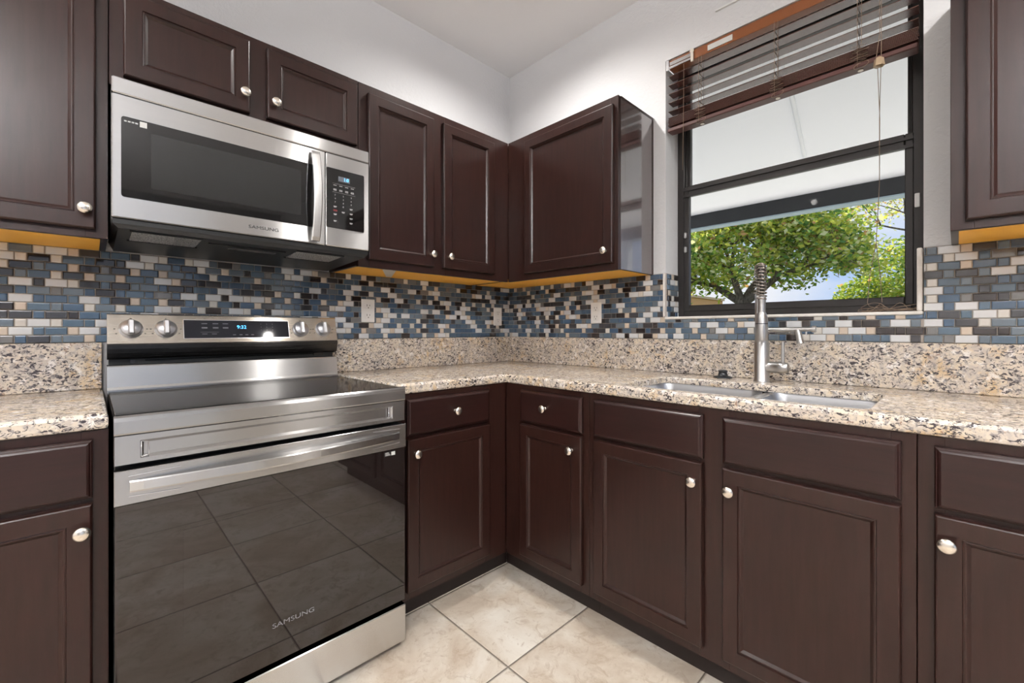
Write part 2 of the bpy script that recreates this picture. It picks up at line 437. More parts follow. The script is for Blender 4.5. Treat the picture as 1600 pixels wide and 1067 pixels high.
# tile return on the left window reveal (faces +x)
bR = thing('tile_backsplash', 'narrow strip of mosaic tile on the left window reveal', 'backsplash', (WX0, .124, 0), -PI/2)
bR.rotation_euler = (0, 0, PI/2); bR.location = (WX0, .0015, 0)
mosaic([(0, .121, WZ0+SILL, TZ1)], bR, .2)

# ================================================================== cabinets
BD, UD = .616, .313
DRW = (.7185, .8556); DR = (.134, .7062); UDR = (1.4154, 2.1167)
UT, UB = 2.1546, 1.3833
knob_mesh = None
def knob(parent, x, z, y):
    global knob_mesh
    if knob_mesh is None:
        m = MB(); m.lathe([(.0075, 0), (.0075, .002), (.0055, .004), (.0052, .012), (.009, .015), (.0150, .019), (.0165, .0225), (.0155, .0255), (.011, .0285), (.005, .0300), (.0006, .0303)], axis='Y', n=28)
        knob_mesh = m.build('knob', NICKEL, parent).data; o = bpy.data.objects[-1] if False else None
        for q in parent.children:
            if q.data == knob_mesh: o = q
    else:
        o = bpy.data.objects.new('knob', knob_mesh); COL.objects.link(o); o.parent = parent
    o.location = (x, y, z); return o
def door(parent, x0, x1, z0, z1, y, kn=None):
    m = MB()
    P = [(0, y-.0005), (0, y-.015), (.0025, y-.019), (.005, y-.0203), (.043, y-.0203), (.0445, y-.0170), (.0475, y-.0175), (.0500, y-.0165), (.0545, y-.0125), (.0565, y-.0105), (.0600, y-.0105)]
    m.rings(x0, x1, z0, z1, P, 0)
    d = m.build('door', WOOD, parent)
    if kn: knob(d, kn[0], kn[1], y-.0203)
    return d
def front(parent, x0, x1, z0, z1, y, kn=None, name='drawer'):
    m = MB(); m.rings(x0, x1, z0, z1, [(0, y-.0005), (0, y-.012), (.0025, y-.0145), (.004, y-.0150), (.007, y-.0185), (.011, y-.0203)], 0)
    d = m.build(name, WOODH, parent)
    if kn: knob(d, kn[0], kn[1], y-.0203)
    return d
def base_unit(label, loc, rz, w, x_face0, stiles, doors, drawers, front_name='drawer', group=None, kick0=None, kick1=None):
    """w: full width; x_face0: where the visible face starts; stiles/openings by x intervals"""
    t = thing('base_cabinet', label, 'cabinet', loc, rz, group)
    fy = -BD+.019
    m = MB(); m.box(.0, .016, fy, -.003, .10, .872); m.box(w-.016, w, fy, -.003, .10, .872); m.box(.016, w-.016, fy, -.003, .10, .116); m.box(.016, w-.016, -.012, -.003, .116, .872)
    m.build('carcass', INNER, t)
    m = MB()
    for a, b in stiles: m.box(a, b, -BD, fy, .100, .8765, b=.0008)
    for (a, b) in zip([s[1] for s in stiles[:-1]], [s[0] for s in stiles[1:]]):
        m.box(a, b, -BD, fy, .845, .8765); m.box(a, b, -BD, fy, .700, .738); m.box(a, b, -BD, fy, .100, .145)
    m.build('face_frame', WOOD, t)
    m = MB(); m.box(x_face0 if kick0 is None else kick0, kick1 or w, -.545, -.53, .0, .10); m.build('toe_kick', KICK, t)
    for d in doors: door(t, d[0], d[1], DR[0], DR[1], -BD, d[2] if len(d) > 2 else None)
    for d in drawers: front(t, d[0], d[1], DRW[0], DRW[1], -BD, d[2] if len(d) > 2 else None, front_name)
    return t
# wall A (stove wall): local X = world y - y0
RY0, RY1 = -1.941, -1.179       # range
def A(y0): return (0, y0, 0), PI/2
L0 = -2.60
base_unit('dark base cabinet left of the stove, cut off by the picture edge', *A(L0), -1.947-L0, 0,
          [(0, .04), (-1.995-L0, -1.947-L0)], [(.015, -1.975-L0, (-1.993-L0, .647))], [(.015, -1.975-L0, (.30, .79))])
y0 = -1.173
base_unit('dark base cabinet between the stove and the inner corner', *A(y0), -.618-y0, 0,
          [(0, .055), (-.745-y0, -.6185-y0)], [(-1.1349-y0, -.7289-y0, (-1.104-y0, .652))], [(-1.1349-y0, -.7289-y0, (-.918-y0, .790))], kick0=0, kick1=None)
nb = base_unit('narrow dark base cabinet on the window side of the inner corner', (0, 0, 0), 0, 1.079, .6165,
          [(.6165, .735), (1.040, 1.079)], [(.7208, 1.0529, (1.010, .648))], [(.7208, 1.0529, (.871, .792))], kick0=.546)
m = MB(); m.box(.53, .545, -.6172, -.5455, 0, .10); m.build('toe_kick_return', KICK, nb)
x0 = 1.0805
base_unit('wide dark sink base cabinet with two doors, below the window', (x0, 0, 0), 0, .913, 0,
          [(0, .045), (.415, .505), (.868, .913)],
          [(1.1077-x0, 1.5111-x0, (1.486-x0, .647)), (1.5702-x0, 1.968-x0, (1.594-x0, .645))],
          [(1.1077-x0, 1.5111-x0), (1.5702-x0, 1.968-x0)], 'false_drawer_front')
x0 = 1.995
base_unit('dark base cabinet right of the sink cabinet, cut off by the picture edge', (x0, 0, 0), 0, .655, 0,
          [(0, .045), (.610, .655)], [(.0282, .627, (.048, .649))], [(.0282, .627, (.328, .79))])
ENDM = mat('glossy_end_panel', (.040, .020, .019), .17, spec=1, coat=1, ior=1.75)
def upper_unit(label, loc, rz, w, zb, zt, stiles, doors, x_face0=0, end=False, notch=None):
    t = thing('wall_cabinet', label, 'cabinet', loc, rz)
    fy = -UD+.019
    m = MB(); m.box(0, .016, fy, -.002, zb+.004, zt); m.box(.016, w-.016, fy, -.002, zt-.016, zt); m.box(.016, w-.016, -.010, -.002, zb+.02, zt-.016); m.box(w-.016, w, fy, -.002, zb+.004, zt)
    m.build('carcass', WOOD, t)
    m = MB(); m.box(.016, w-.016, fy, -.002, zb+.005, zb+.018); m.build('bottom_panel', MAPLE, t)
    m = MB()
    for a, b in stiles: m.box(a, b, -UD, fy, zb, zt, b=.0008)
    for (a, b) in zip([s[1] for s in stiles[:-1]], [s[0] for s in stiles[1:]]):
        m.box(a, b, -UD, fy, zt-.05, zt); m.box(a, b, -UD, fy, zb, zb+.045)
    m.build('face_frame', WOOD, t)
    if end:
        m = MB(); m.box(w, w+.0015, -UD+.019, -.014, zb+.004, zt-.010); m.build('end_panel', ENDM, t)
        m = MB(); m.box(w, w+.003, -.014, -.002, zb+.003, zt); m.box(w, w+.003, -UD+.019, -.014, zt-.010, zt); m.build('scribe_strip', WOOD, t)
    for d in doors: door(t, d[0], d[1], d[2], d[3], -UD, d[4])
    return t
L1 = -2.62
upper_unit('dark wall cabinet at the far left, beside the microwave', *A(L1), -1.942-L1, UB, UT, [(0, .04), (-1.99-L1, -1.942-L1)],
           [(.02, -1.968-L1, 1.4054, UDR[1], (-1.991-L1, 1.459))])
y0 = -1.940
upper_unit('short dark wall cabinet with two doors, above the microwave', *A(y0), -1.180-y0, 1.842, UT, [(0, .045), (.345, .433), (.720, .760)],
           [(-1.909-y0, -1.579-y0, 1.874, 2.128, (-1.597-y0, 1.935)), (-1.525-y0, -1.190-y0, 1.878, 2.128, (-1.500-y0, 1.935))])
y0 = -1.1785
u = upper_unit('tall two door dark wall cabinet between microwave and the corner', *A(y0), -.3145-y0, UB, UT, [(0, .05), (.350, .435), (.735, -.3145-y0)],
           [(-1.1416-y0, -.8127-y0, UDR[0], UDR[1], (-.829-y0, 1.472)), (-.759-y0, -.4303-y0, UDR[0], UDR[1], (-.729-y0, 1.472))])
m = MB(); q4 = [(.125, -.280), (.190, -.288), (.300, -.040), (.268, -.045)]; m.add([(a, b, UB+.0025) for a, b in q4]+[(a, b, UB+.0048) for a, b in q4], [(3, 2, 1, 0), (4, 5, 6, 7)]+[(i, (i+1) % 4, 4+(i+1) % 4, 4+i) for i in range(4)])
m.build('white_patch', STICK, u)['label'] = 'white patch on the raw wood underside'
upper_unit('large single door dark wall cabinet between the corner and the window', (0, 0, 0), 0, 1.016, UB, UT, [(.3135, .47), (.975, 1.016)],
           [(.4534, .9971, UDR[0], UDR[1], (.962, 1.470))], end=True)
upper_unit('dark wall cabinet right of the window, cut off by the picture edge', (2.046, 0, 0), 0, .60, UB, UT, [(0, .045), (.555, .60)],
           [(.028, .575, 1.4054, UDR[1], (.545, 1.47))])

# ================================================================== granite counters
CH = .916; CT = .0385; CD = .6294; GT = .0202
def slab_outline(m, outer, z0, z1, b, hole=None, zh=.892):
    """polygon slab with eased top and bottom edges; hole = rounded rectangle loop of same style"""
    import mathutils.geometry as mg
    def inset(poly, d):
        n = len(poly); r = []
        for i in range(n):
            p = Vector(poly[i-1]); q = Vector(poly[i]); s = Vector(poly[(i+1) % n])
            a = (q-p).normalized(); c = (s-q).normalized(); na = Vector((-a.y, a.x)); nc = Vector((-c.y, c.x))
            k = na+nc; k = k/max(k.dot(na), .2) if k.length > 1e-6 else na
            r.append(tuple(q+k*d))
        return r
    steps = [(b, z0), (b*.3, z0+b*.3), (0, z0+b), (0, z1-b), (b*.3, z1-b*.3), (b, z1)]
    loops = [inset(outer, d) for d, _ in steps]; n = len(outer); vs = []
    for L, (_, z) in zip(loops, steps): vs += [(x, y, z) for x, y in L]
    m.add(vs, [(k*n+i, k*n+(i+1) % n, (k+1)*n+(i+1) % n, (k+1)*n+i) for k in range(len(steps)-1) for i in range(n)])
    hl = None; low = loops[0]; zl = z0
    if hole:
        lip = inset(outer, .035); zl = zh; vs = [(x, y, z0) for x, y in low]+[(x, y, z0) for x, y in lip]+[(x, y, zh) for x, y in lip]
        m.add(vs, [(k*n+i, k*n+(i+1) % n, (k+1)*n+(i+1) % n, (k+1)*n+i) for k in range(2) for i in range(n)]); low = lip
        hs = [(0, zh), (0, z1-.003), (-.001, z1-.001), (-.003, z1)]
        hloops = [inset(hole, d) for d, _ in hs]; h = len(hole); vs = []
        for L, (_, z) in zip(hloops, hs): vs += [(x, y, z) for x, y in L]
        m.add(vs, [(k*h+i, k*h+(i+1) % h, (k+1)*h+(i+1) % h, (k+1)*h+i) for k in range(len(hs)-1) for i in range(h)], 0, True)
        hl = (hloops[0], hloops[-1])
    for L, z, k in ((loops[-1], z1, 1), (low, zl, 0)):
        polys = [[Vector((x, y, 0)) for x, y in L]]; nz_ = len(L)
        if hl: polys.append([Vector((x, y, 0)) for x, y in hl[k]][::-1])
        tri = mg.tessellate_polygon(polys); flat = [v for p in polys for v in p]
        m.add([(v.x, v.y, z if (i < nz_ or k == 1) else zh) for i, v in enumerate(flat)], tri)
def rrect(x0, x1, y0, y1, r, n=6):
    pts = []
    for cx, cy, a0 in ((x1-r, y1-r, 0), (x0+r, y1-r, 90), (x0+r, y0+r, 180), (x1-r, y0+r, 270)):
        for i in range(n+1):
            a = math.radians(a0+90*i/n); pts.append((cx+r*math.cos(a), cy+r*math.sin(a)))
    return pts
SX0, SX1, SY0, SY1 = 1.185, 1.903, -.582, -.215
t = thing('granite_countertop', 'L-shaped beige speckled granite counter with the sink cut into it', 'countertop')
m = MB(); slab_outline(m, [(.001, -.001), (.001, -1.176), (CD, -1.176), (CD, -CD), (2.655, -CD), (2.655, -.001)], CH-CT, CH, .009, rrect(SX0, SX1, SY0, SY1, .035))
m.build('counter_slab', GRAN, t)
m = MB(); m.box(.0008, GT, -1.172, -.0015, CH+.0008, TZ0-.0008, b=.0015); m.build('splash_slab', GRAN, t)
m = MB(); m.box(GT+.0012, 2.655, -GT, -.0008, CH+.0008, TZ0-.0008, b=.0015); m.build('splash_slab', GRAN, t)
t = thing('granite_countertop', 'short beige speckled granite counter left of the stove', 'countertop')
m = MB(); slab_outline(m, [(.001, -1.948), (.001, -2.61), (CD, -2.61), (CD, -1.948)], CH-CT, CH, .009); m.build('counter_slab', GRAN, t)
m = MB(); m.box(.0008, GT, -2.61, -1.951, CH+.0008, TZ0-.0008, b=.0015); m.build('splash_slab', GRAN, t)

# ---- sink (undermount double bowl)
t = thing('double_sink', 'stainless steel double bowl undermount sink below the window', 'sink', (SX0, SY0, .68))
def bowl(x0, x1, y0, y1, zt, zb):
    m = MB(); loops = []
    for ins, z, r in ((0, zt, .05), (.004, zt-.02, .05), (.010, zb+.04, .055), (.022, zb+.010, .06), (.05, zb, .06), (.11, zb-.003, .03)):
        loops.append([(x, y, z) for x, y in rrect(x0+ins, x1-ins, y0+ins, y1-ins, max(r-ins*.3, .01))])
    n = len(loops[0]); vs = [p for L in loops for p in L]
    m.add(vs, [(k*n+i, k*n+(i+1) % n, (k+1)*n+(i+1) % n, (k+1)*n+i) for k in range(len(loops)-1) for i in range(n)], 0, True)
    m.add(loops[-1], [tuple(range(n))])
    return m
zt = .8905-.68; W_ = SX1-SX0; D_ = SY1-SY0; dv = .395
for a, b in ((-.012, dv-.010), (dv+.010, W_+.012)):
    o = bowl(a, b, -.010, D_+.010, zt, .02).build('bowl', SINKM, t, recalc=False)
    m = MB(); m.lathe([(.0005, .002), (.034, .002), (.040, .0045), (.044, .0015)], ((a+b)/2, D_/2, .018)); m.build('drain', CHROME, o)
m = MB(); m.box(dv-.014, dv+.014, -.008, D_+.008, zt-.014, zt-.003, b=.004)
for q in (-.03, W_+.012): m.box(q, q+.018, -.0115, D_+.03, zt-.002, zt)
m.box(-.012, W_+.012, -.0115, -.0105, zt-.002, zt); m.box(-.012, W_+.012, D_+.012, D_+.03, zt-.002, zt)
m.build('rim', SINKM, t)

# ---- tap
FX, FY = 1.529, -.113
t = thing('kitchen_tap', 'tall brushed steel spring tap standing behind the sink', 'tap', (FX, FY, CH))
m = MB(); m.lathe([(.029, .0002), (.029, .004), (.0265, .008), (.0265, .148), (.0255, .151)], n=36); m.build('body', SATIN, t)
m = MB(); m.lathe([(.0235, .1512), (.0235, .212), (.0225, .214)], (.0, 0, 0), n=36); m.lathe([(.0245, .186), (.0245, .190)], n=36); m.build('collar', SATIN, t)
m = MB(); m.lathe([(.0135, .214), (.0135, .338), (.012, .340)], (-.010, 0, 0), n=28); m.build('riser', SATIN, t)
# spring arch rises from the riser, curves towards the room and comes down in the spray wand
P0 = Vector((-.010, 0, .338)); arch = []
for i in range(41):
    a = PI*i/40; arch.append(Vector((-.010+.030*(1-math.cos(a))/2, -.070*(1-math.cos(a))/2*1.0, .385+.055*math.sin(a))))
path = [Vector((-.010, 0, .338)), Vector((-.010, 0, .36))]+arch+[Vector((.020, -.070, .36)), Vector((.020, -.070, .315))]
m = MB(); m.tube(path, .0075, 10); m.build('hose', mat('dark_hose', (.05, .045, .04), .5), t)
def resample(path, n):
    L = [0]
    for a, b in zip(path, path[1:]): L.append(L[-1]+(b-a).length)
    r = []
    for i in range(n):
        s = L[-1]*i/(n-1); k = max(j for j in range(len(L)) if L[j] <= s+1e-9); k = min(k, len(path)-2)
        f = (s-L[k])/max(L[k+1]-L[k], 1e-9); r.append(path[k].lerp(path[k+1], min(f, 1)))
    return r
turns = 22; nn = turns*14; cp = resample(path, nn); hel = []
for i, p in enumerate(cp):
    tn = (cp[min(i+1, nn-1)]-cp[max(i-1, 0)]).normalized(); w = Vector((0.93, .37, 0)).cross(tn).normalized(); u = tn.cross(w)
    a = 2*PI*i/14; hel.append(p+(u*math.cos(a)+w*math.sin(a))*.0155)
m = MB(); m.tube(hel, .0026, 6); m.build('spring', mat('spring_steel', (.30, .26, .23), .3, 1), t)
m = MB(); m.lathe([(.0125, .0), (.0140, .012), (.0140, .028)], (.020, -.070, .297), n=28)
m.lathe([(.0190, .0), (.0200, .004), (.0200, .085), (.0165, .098), (.0135, .105)], (.020, -.070, .160), n=28)
m.lathe([(.0135, .0), (.0135, .034)], (.020, -.070, .264), n=28); m.build('spray_wand', SATIN, t)
m = MB(); m.lathe([(.0212, 0), (.0212, .003)], (.020, -.070, .222), n=28)
m.tube([(-.010, 0, .222), (.0, -.03, .223), (.012, -.055, .2235)], .0045, 8); m.build('holder_ring', RUB, t)
m = MB(); m.tube([(.008, 0, .199), (.10, -.004, .202), (.172, -.007, .203)], [.0085, .0085, .0080], 16); m.lathe([(.0120, 0), (.0120, .012)], (.165, -.0065, .203), 'X', 20)
m.tube([(.120, -.005, .2), (.124, -.006, .185), (.131, -.010, .150)], [.0115, .0105, .0125], 16); m.tube([(.147, -.006, .194), (.147, -.006, .181)], .0035, 8); m.build('side_spout', SATIN, t)
m = MB(); m.lathe([(.0215, 0), (.0215, .040), (.0235, .041), (.0185, .070), (.016, .072)], (.018, 0, .058), 'X', 24)
lv = m.tube([(.072, 0, .070), (.072, 0, .10), (.072, 0, .155)], [.0062, .0062, .0056], 12); m.build('lever', SATIN, t)

# ---- sink stopper on the counter
t = MB(); t.lathe([(.036, 0), (.036, .003), (.030, .006), (.019, .009), (.017, .020), (.0165, .024), (.0185, .026), (.0175, .031), (.008, .033), (.0005, .033)], n=32)
o = t.build('sink_stopper', RUB, None, (1.372, -.078, CH+.0003)); tag(o, 'small black rubber sink stopper on the counter, left of the tap', 'sink stopper')

# ================================================================== outlets
def outlet(label, loc, rz):
    t = thing('power_outlet', label, 'outlet', loc, rz)
    m = MB(); m.box(-.035, .035, -.0055, 0, -.0575, .0575, b=.003); m.build('cover_plate', PLATE, t)
    for z in (-.024, .024):
        m = MB(); m.box(-.0165, .0165, -.0075, -.0055, z-.0165, z+.0165, b=.0012); r = m.build('receptacle', PLATE, t)
        m = MB(); m.box(-.0085, -.0060, -.0079, -.0073, z-.002, z+.008); m.box(.0060, .0085, -.0079, -.0073, z-.001, z+.007); m.lathe([(.0028, 0), (.0028, .0006)], (0, -.0073, z-.009), 'Y', 10)
        m.build('slots', SLOT, r)
outlet('white outlet on the tiles just right of the stove', (.0082, -.990, 1.212), PI/2)
outlet('white outlet on the tiles close to the inner corner', (.0082, -.118, 1.203), PI/2)
outlet('white outlet on the window wall tiles under the single door cabinet', (.689, -.0082, 1.210), 0)

# ================================================================== stove
RW = RY1-RY0
R = thing('electric_range', 'stainless steel freestanding electric stove with a black glass oven door', 'stove', (0, RY0, 0), PI/2)
m = MB(); m.box(.003, RW-.003, -.650, -.04, .045, .900, b=.002); m.build('body', BLK, R)
for x in (.03, RW-.07):
    for y in (-.62, -.12):
        m = MB(); m.lathe([(.022, 0), (.022, .012), (.012, .014), (.012, .046)], (x+.02, y, 0), n=16); m.build('foot', BLK, R)
m = MB(); m.box(.004, RW-.004, -.672, -.105, .901, .9115, b=.001); ck = m.build('cooktop', COOK, R)
# front lip
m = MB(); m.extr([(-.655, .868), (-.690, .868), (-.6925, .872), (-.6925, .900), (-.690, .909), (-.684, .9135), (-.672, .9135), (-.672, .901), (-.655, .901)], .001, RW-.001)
m.build('front_lip', STEEL_DIM, R)
# panel with long embossed recess
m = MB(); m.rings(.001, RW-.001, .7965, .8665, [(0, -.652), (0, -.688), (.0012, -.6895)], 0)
for f in range(1): pass
m2 = MB(); m2.v = m.v[:12]; m2.f = [f for f in m.f if f != (8, 9, 10, 11)]; m2.m = [0]*len(m2.f); m2.sm = [False]*len(m2.f)
ring = [(8, 9, 10, 11)]
def ringed(m, outer, rect, y0, depth, bev):
    """face with a rectangular recess; outer = 4 verts (x,z), rect = (x0,x1,z0,z1)"""
    x0, x1, z0, z1 = rect
    a = [(p[0], y0, p[1]) for p in outer]; b = [(x0, y0, z0), (x1, y0, z0), (x1, y0, z1), (x0, y0, z1)]
    c = [(x0+bev, y0+depth, z0+bev), (x1-bev, y0+depth, z0+bev), (x1-bev, y0+depth, z1-bev), (x0+bev, y0+depth, z1-bev)]
    m.add(a+b+c, [(i, (i+1) % 4, 4+(i+1) % 4, 4+i) for i in range(4)]+[(4+i, 4+(i+1) % 4, 8+(i+1) % 4, 8+i) for i in range(4)]+[(8, 9, 10, 11)])
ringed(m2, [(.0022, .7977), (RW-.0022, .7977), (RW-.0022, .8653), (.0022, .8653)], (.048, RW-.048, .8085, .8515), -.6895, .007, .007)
m2.build('vent_panel', STEEL_DIM, R)
for x in (.050, RW-.064):
    x1 = x+.014; m = MB()
    m.tube([(x, -.6905, .812), (x1, -.6905, .815), (x1, -.6905, .846), (x, -.6905, .849), (x, -.6905, .812)], .0011, 6)
    m.build('bright_emboss', CHROME, R)
# oven door
m = MB(); m.box(.002, RW-.002, -.690, -.655, .162, .784, b=.002); od = m.build('oven_door', BLK, R)
m = MB(); m.box(.003, RW-.003, -.6935, -.6905, .164, .703, b=.0008); m.build('door_glass', OVENG, od)
m = MB(); m.box(.130, RW-.130, -.6941, -.6936, .33, .61, b=.0001); m.build('inner_window', mat('oven_window_tint', (.0125, .009, .0085), .02, spec=.70, ior=1.5), od)
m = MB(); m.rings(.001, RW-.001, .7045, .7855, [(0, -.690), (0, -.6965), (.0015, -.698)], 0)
m.build('door_top_band', STEEL_DIM, od)
# handle: arched flat bar rising out of the band, with pressed grooves above and below
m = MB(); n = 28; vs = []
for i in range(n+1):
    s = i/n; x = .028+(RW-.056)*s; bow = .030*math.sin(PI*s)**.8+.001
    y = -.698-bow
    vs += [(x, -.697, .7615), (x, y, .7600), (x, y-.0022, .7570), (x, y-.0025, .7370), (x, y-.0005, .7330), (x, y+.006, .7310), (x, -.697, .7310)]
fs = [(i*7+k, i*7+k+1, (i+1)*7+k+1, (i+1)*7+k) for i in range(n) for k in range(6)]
m.add(vs, fs, 0, False); m.build('handle', STEEL_DIM, od)
for s in (0, 1):
    for z, zz in ((.7710, .7745), (.7235, .7190)):
        xa, xb = (.026, .125) if s == 0 else (RW-.026, RW-.125)
        m = MB(); m.tube([(xa, -.6985, z), (xb, -.6985, zz)], .0011, 6)
        m.build('pressed_line', CHROME, od)
m = MB(); m.box(.680, .722, -.6943, -.6936, .682, .697); st = m.build('energy_sticker', BLK, od)
m = MB(); m.box(.706, .720, -.6946, -.6943, .6835, .6955)
for k in range(3): m.box(.683, .702-.003*k, -.6946, -.6943, .685+k*.004, .6868+k*.004)
m.build('sticker_print', STICK, st)
text('SAMSUNG', 'brand_lettering', .019, (.392, -.6943, .268), PRINTM, od, sx=1.35)
# drawer
m = MB(); m.box(.002, RW-.002, -.6985, -.652, .022, .150, b=.0025); m.build('storage_drawer', STEEL, R)
m = MB(); m.box(.010, RW-.010, -.665, -.652, .151, .161); m.build('drawer_gap_strip', BLK, R)
# backguard
BG = MB(); BG.extr([(-.0230, .905), (-.0230, .996), (-.092, .996), (-.0945, .992), (-.1045, .925), (-.1090, .9165), (-.1090, .905)], .001, RW-.001); BG.build('lower_backguard', STEEL, R)
m = MB(); m.box(.006, RW-.006, -.062, -.0235, .9965, 1.1600); m.build('vent_slot', BLK, R)
m = MB(); m.tube([(.10, -.066, 1.010), (.40, -.066, 1.012), (.68, -.066, 1.012)], .0020, 6); m.box(.67, .71, -.070, -.062, 1.004, 1.016); m.box(.06, .075, -.066, -.062, 1.002, 1.014); m.build('vent_bar', STEELD, R)
prof = [(-.0630, 1.019), (-.0860, 1.017), (-.0945, 1.024), (-.1010, 1.037), (-.1050, 1.052), (-.1062, 1.0655), (-.1040, 1.0700)]
m = MB(); m.extr(prof+[(-.0630, 1.0700)], .001, RW-.001); m.build('curved_underpanel', STEELD, R)
def py(z): return -.1040+(z-1.070)*.30           # face of the tilted control panel
m = MB(); m.extr([(-.0630, 1.0702), (py(1.0702), 1.0702), (py(1.168), 1.168), (py(1.168)+.003, 1.1715), (-.0630, 1.1715)], .001, RW-.001); cp_ = m.build('control_panel', STEEL_WARM, R)
tilt = math.atan(.30)
def on_panel(name, x, z, parent=cp_):
    e = bpy.data.objects.new(name, None); return e
m = MB(); m.v = []; m.box(-.179, .179, -.0012, 0, -.037, .037, b=.0008)
dd = m.build('display_bezel', CHROME, cp_, (.383, py(1.119), 1.119)); dd.rotation_euler = (-tilt, 0, 0)
m = MB(); m.box(-.177, .177, -.0018, -.0012, -.035, .035, b=.0004); dg = m.build('display', DISPL, cp_, (.383, py(1.119), 1.119)); dg.rotation_euler = (-tilt, 0, 0)
def prints(rects, y0, y1, parent, name='printed_key_legend'):
    for x0_, x1_, z0_, z1_ in rects:
        m = MB(); m.box(x0_, x1_, y0, y1, z0_, z1_); m.build(name, PRINTM if parent is dg else PRINT, parent)
rc = [(x-.009, x+.009, z-.002-.0015*r, z+.0008+.001*r) for r, z in ((0, .022), (1, .006)) for x in (-.115, -.080, -.048)]+[(-.128, -.070, -.0125, -.0115)]
rc += [(x-.008, x+.008, -.020, -.018) for x in (-.115, -.085)]+[(x-.005, x+.005, -.024, -.0215) for x in (-.020, .002, .022, .042)]
prints(rc, -.0021, -.0018, dg)
for i in range(12):
    c = '1234567890'[i] if i < 10 else ''
    if c: text(c, 'keypad_digit', .0062, ((.074+.021*(i % 3)) if i < 9 else .095, -.0020, (.021-.0125*(i//3))), PRINTM, dg)
text('9:32', 'clock_digits', .019, (.006, -.0021, .008), BLUE, dg)
km = None
for x in (.061, .155, .608, .702):
    k = bpy.data.objects.new('knob', None)
    z = 1.1195
    m = MB(); m.lathe([(.0325, 0), (.0325, .003), (.030, .0052), (.0275, .0060), (.0265, .0175), (.0255, .0195), (.0005, .0195)], axis='Y', n=36)
    ko = m.build('knob', KNOBM, cp_, (x, py(z)-.0005, z)); ko.rotation_euler = (-tilt, 0, 0)
    m = MB(); m.box(-.0085, .0085, -.034, -.0195, -.0255, .0255, b=.0035); m.box(-.001, .001, -.0346, -.034, .008, .022); m.build('grip', KNOBM, ko)
for x in (.061, .155, .608, .702):
    for a, rr in ((90, .040), (205, .041), (335, .041), (180, .042), (0, .042)):
        px = x+rr*math.cos(math.radians(a)); pz = 1.1195+rr*math.sin(math.radians(a))*.9
        m = MB(); m.box(px-.0022, px+.0022, py(pz)-.0008, py(pz)-.0001, pz-.0012, pz+.0012)
        m.build('dial_mark', PRINTD, cp_)

# ================================================================== microwave
MW = thing('microwave_oven', 'stainless over-the-range microwave hanging under the short cabinet', 'microwave', (0, -1.937, 1.3885), PI/2)
w = .758; zo = -1.3885
m = MB(); m.box(.001, w-.001, -.385, -.003, 1.432+zo, 1.829+zo, b=.002); m.build('casing', mat('grey_casing', (.25, .25, .25), .4, .8), MW)
# black underside, tapering inwards
m = MB(); T0 = [(.002, -.404), (w-.002, -.404), (w-.002, -.01), (.002, -.01)]; T1 = [(.014, -.400, .0165), (w-.014, -.400, .0165), (w-.014, -.02, .001), (.014, -.02, .001)]
zz = (1.4316+zo, 1.418+zo)
vs = [(x, y, zz[0]) for x, y in T0]+[(x, y, zz[1]) for x, y in T0]+T1
m.add(vs, [(3, 2, 1, 0)]+[(k*4+i, k*4+(i+1) % 4, (k+1)*4+(i+1) % 4, (k+1)*4+i) for k in range(2) for i in range(4)]+[(8, 9, 10, 11)]); un = m.build('underside', BLK, MW)
def on_under(name, mt, x0_, x1_, y0_, y1_, th):
    yc = (y0_+y1_)/2; zc = .001+.0155*(-.02-yc)/.38
    m = MB(); m.box(x0_, x1_, y0_-yc, y1_-yc, -th, .001, b=.0006); o = m.build(name, mt, un, (0, yc, zc)); o.rotation_euler = (-.0408, 0, 0); return o
for a, b in ((.045, .212), (.499, .662)):
    on_under('grease_filter', MESHM, a, b, -.383, -.247, .0025)
    for r_ in ((a-.006, b+.006, -.389, -.3835), (a-.006, b+.006, -.2465, -.241)): on_under('filter_frame', BLK, *r_, .004)
on_under('lamp_lens', mat('lens', (.10, .10, .10), .2), .30, .45, -.30, -.27, .001)
on_under('seam_ridge', BLK, .235, .47, -.345, -.335, .004)
m = MB(); m.box(0, w, -.412, -.384, 1.7835+zo, 1.829+zo, b=.003); m.build('vent_strip', STEEL, MW)
def rr_panel(x0, x1, z0, z1, y0, y1, r):
    m = MB(); L = rrect(x0, x1, z0, z1, r); n = len(L); b = .0006
    L2 = rrect(x0+b, x1-b, z0+b, z1-b, r)
    m.add([(x, y0, z) for x, z in L]+[(x, y1+b, z) for x, z in L]+[(x, y1, z) for x, z in L2], [tuple(range(n))[::-1]]+[(k*n+i, k*n+(i+1) % n, (k+1)*n+(i+1) % n, (k+1)*n+i) for k in (0, 1) for i in range(n)]+[tuple(range(2*n, 3*n))])
    return m
m = MB(); m.box(0, .5855, -.412, -.386, 1.433+zo, 1.7815+zo, b=.003); md = m.build('microwave_door', STEEL, MW)
rr_panel(.020, .560, 1.493+zo, 1.7215+zo, -.4118, -.4132, .008).build('door_glass', BLKG, md)
rr_panel(.085, .500, 1.528+zo, 1.690+zo, -.4133, -.4137, .003).build('viewing_screen', MWG, md)
m = MB(); n = 24; vs = []
for i in range(n+1):
    s = i/n; z = 1.441+(1.768-1.441)*s+zo; y = -.416-.036*math.sin(PI*(.12+.76*s))-.0
    if i in (0, n): y = y+.004
    vs += [(.531, y+.006, z), (.531, y-.002, z), (.534, y-.004, z), (.557, y-.004, z), (.560, y-.002, z), (.560, y+.006, z)]
fs = [(i*6+k, i*6+(k+1) % 6, (i+1)*6+(k+1) % 6, (i+1)*6+k) for i in range(n) for k in range(6)]+[tuple(range(6)), tuple(range(n*6, n*6+6))]
m.add(vs, fs); hh = m
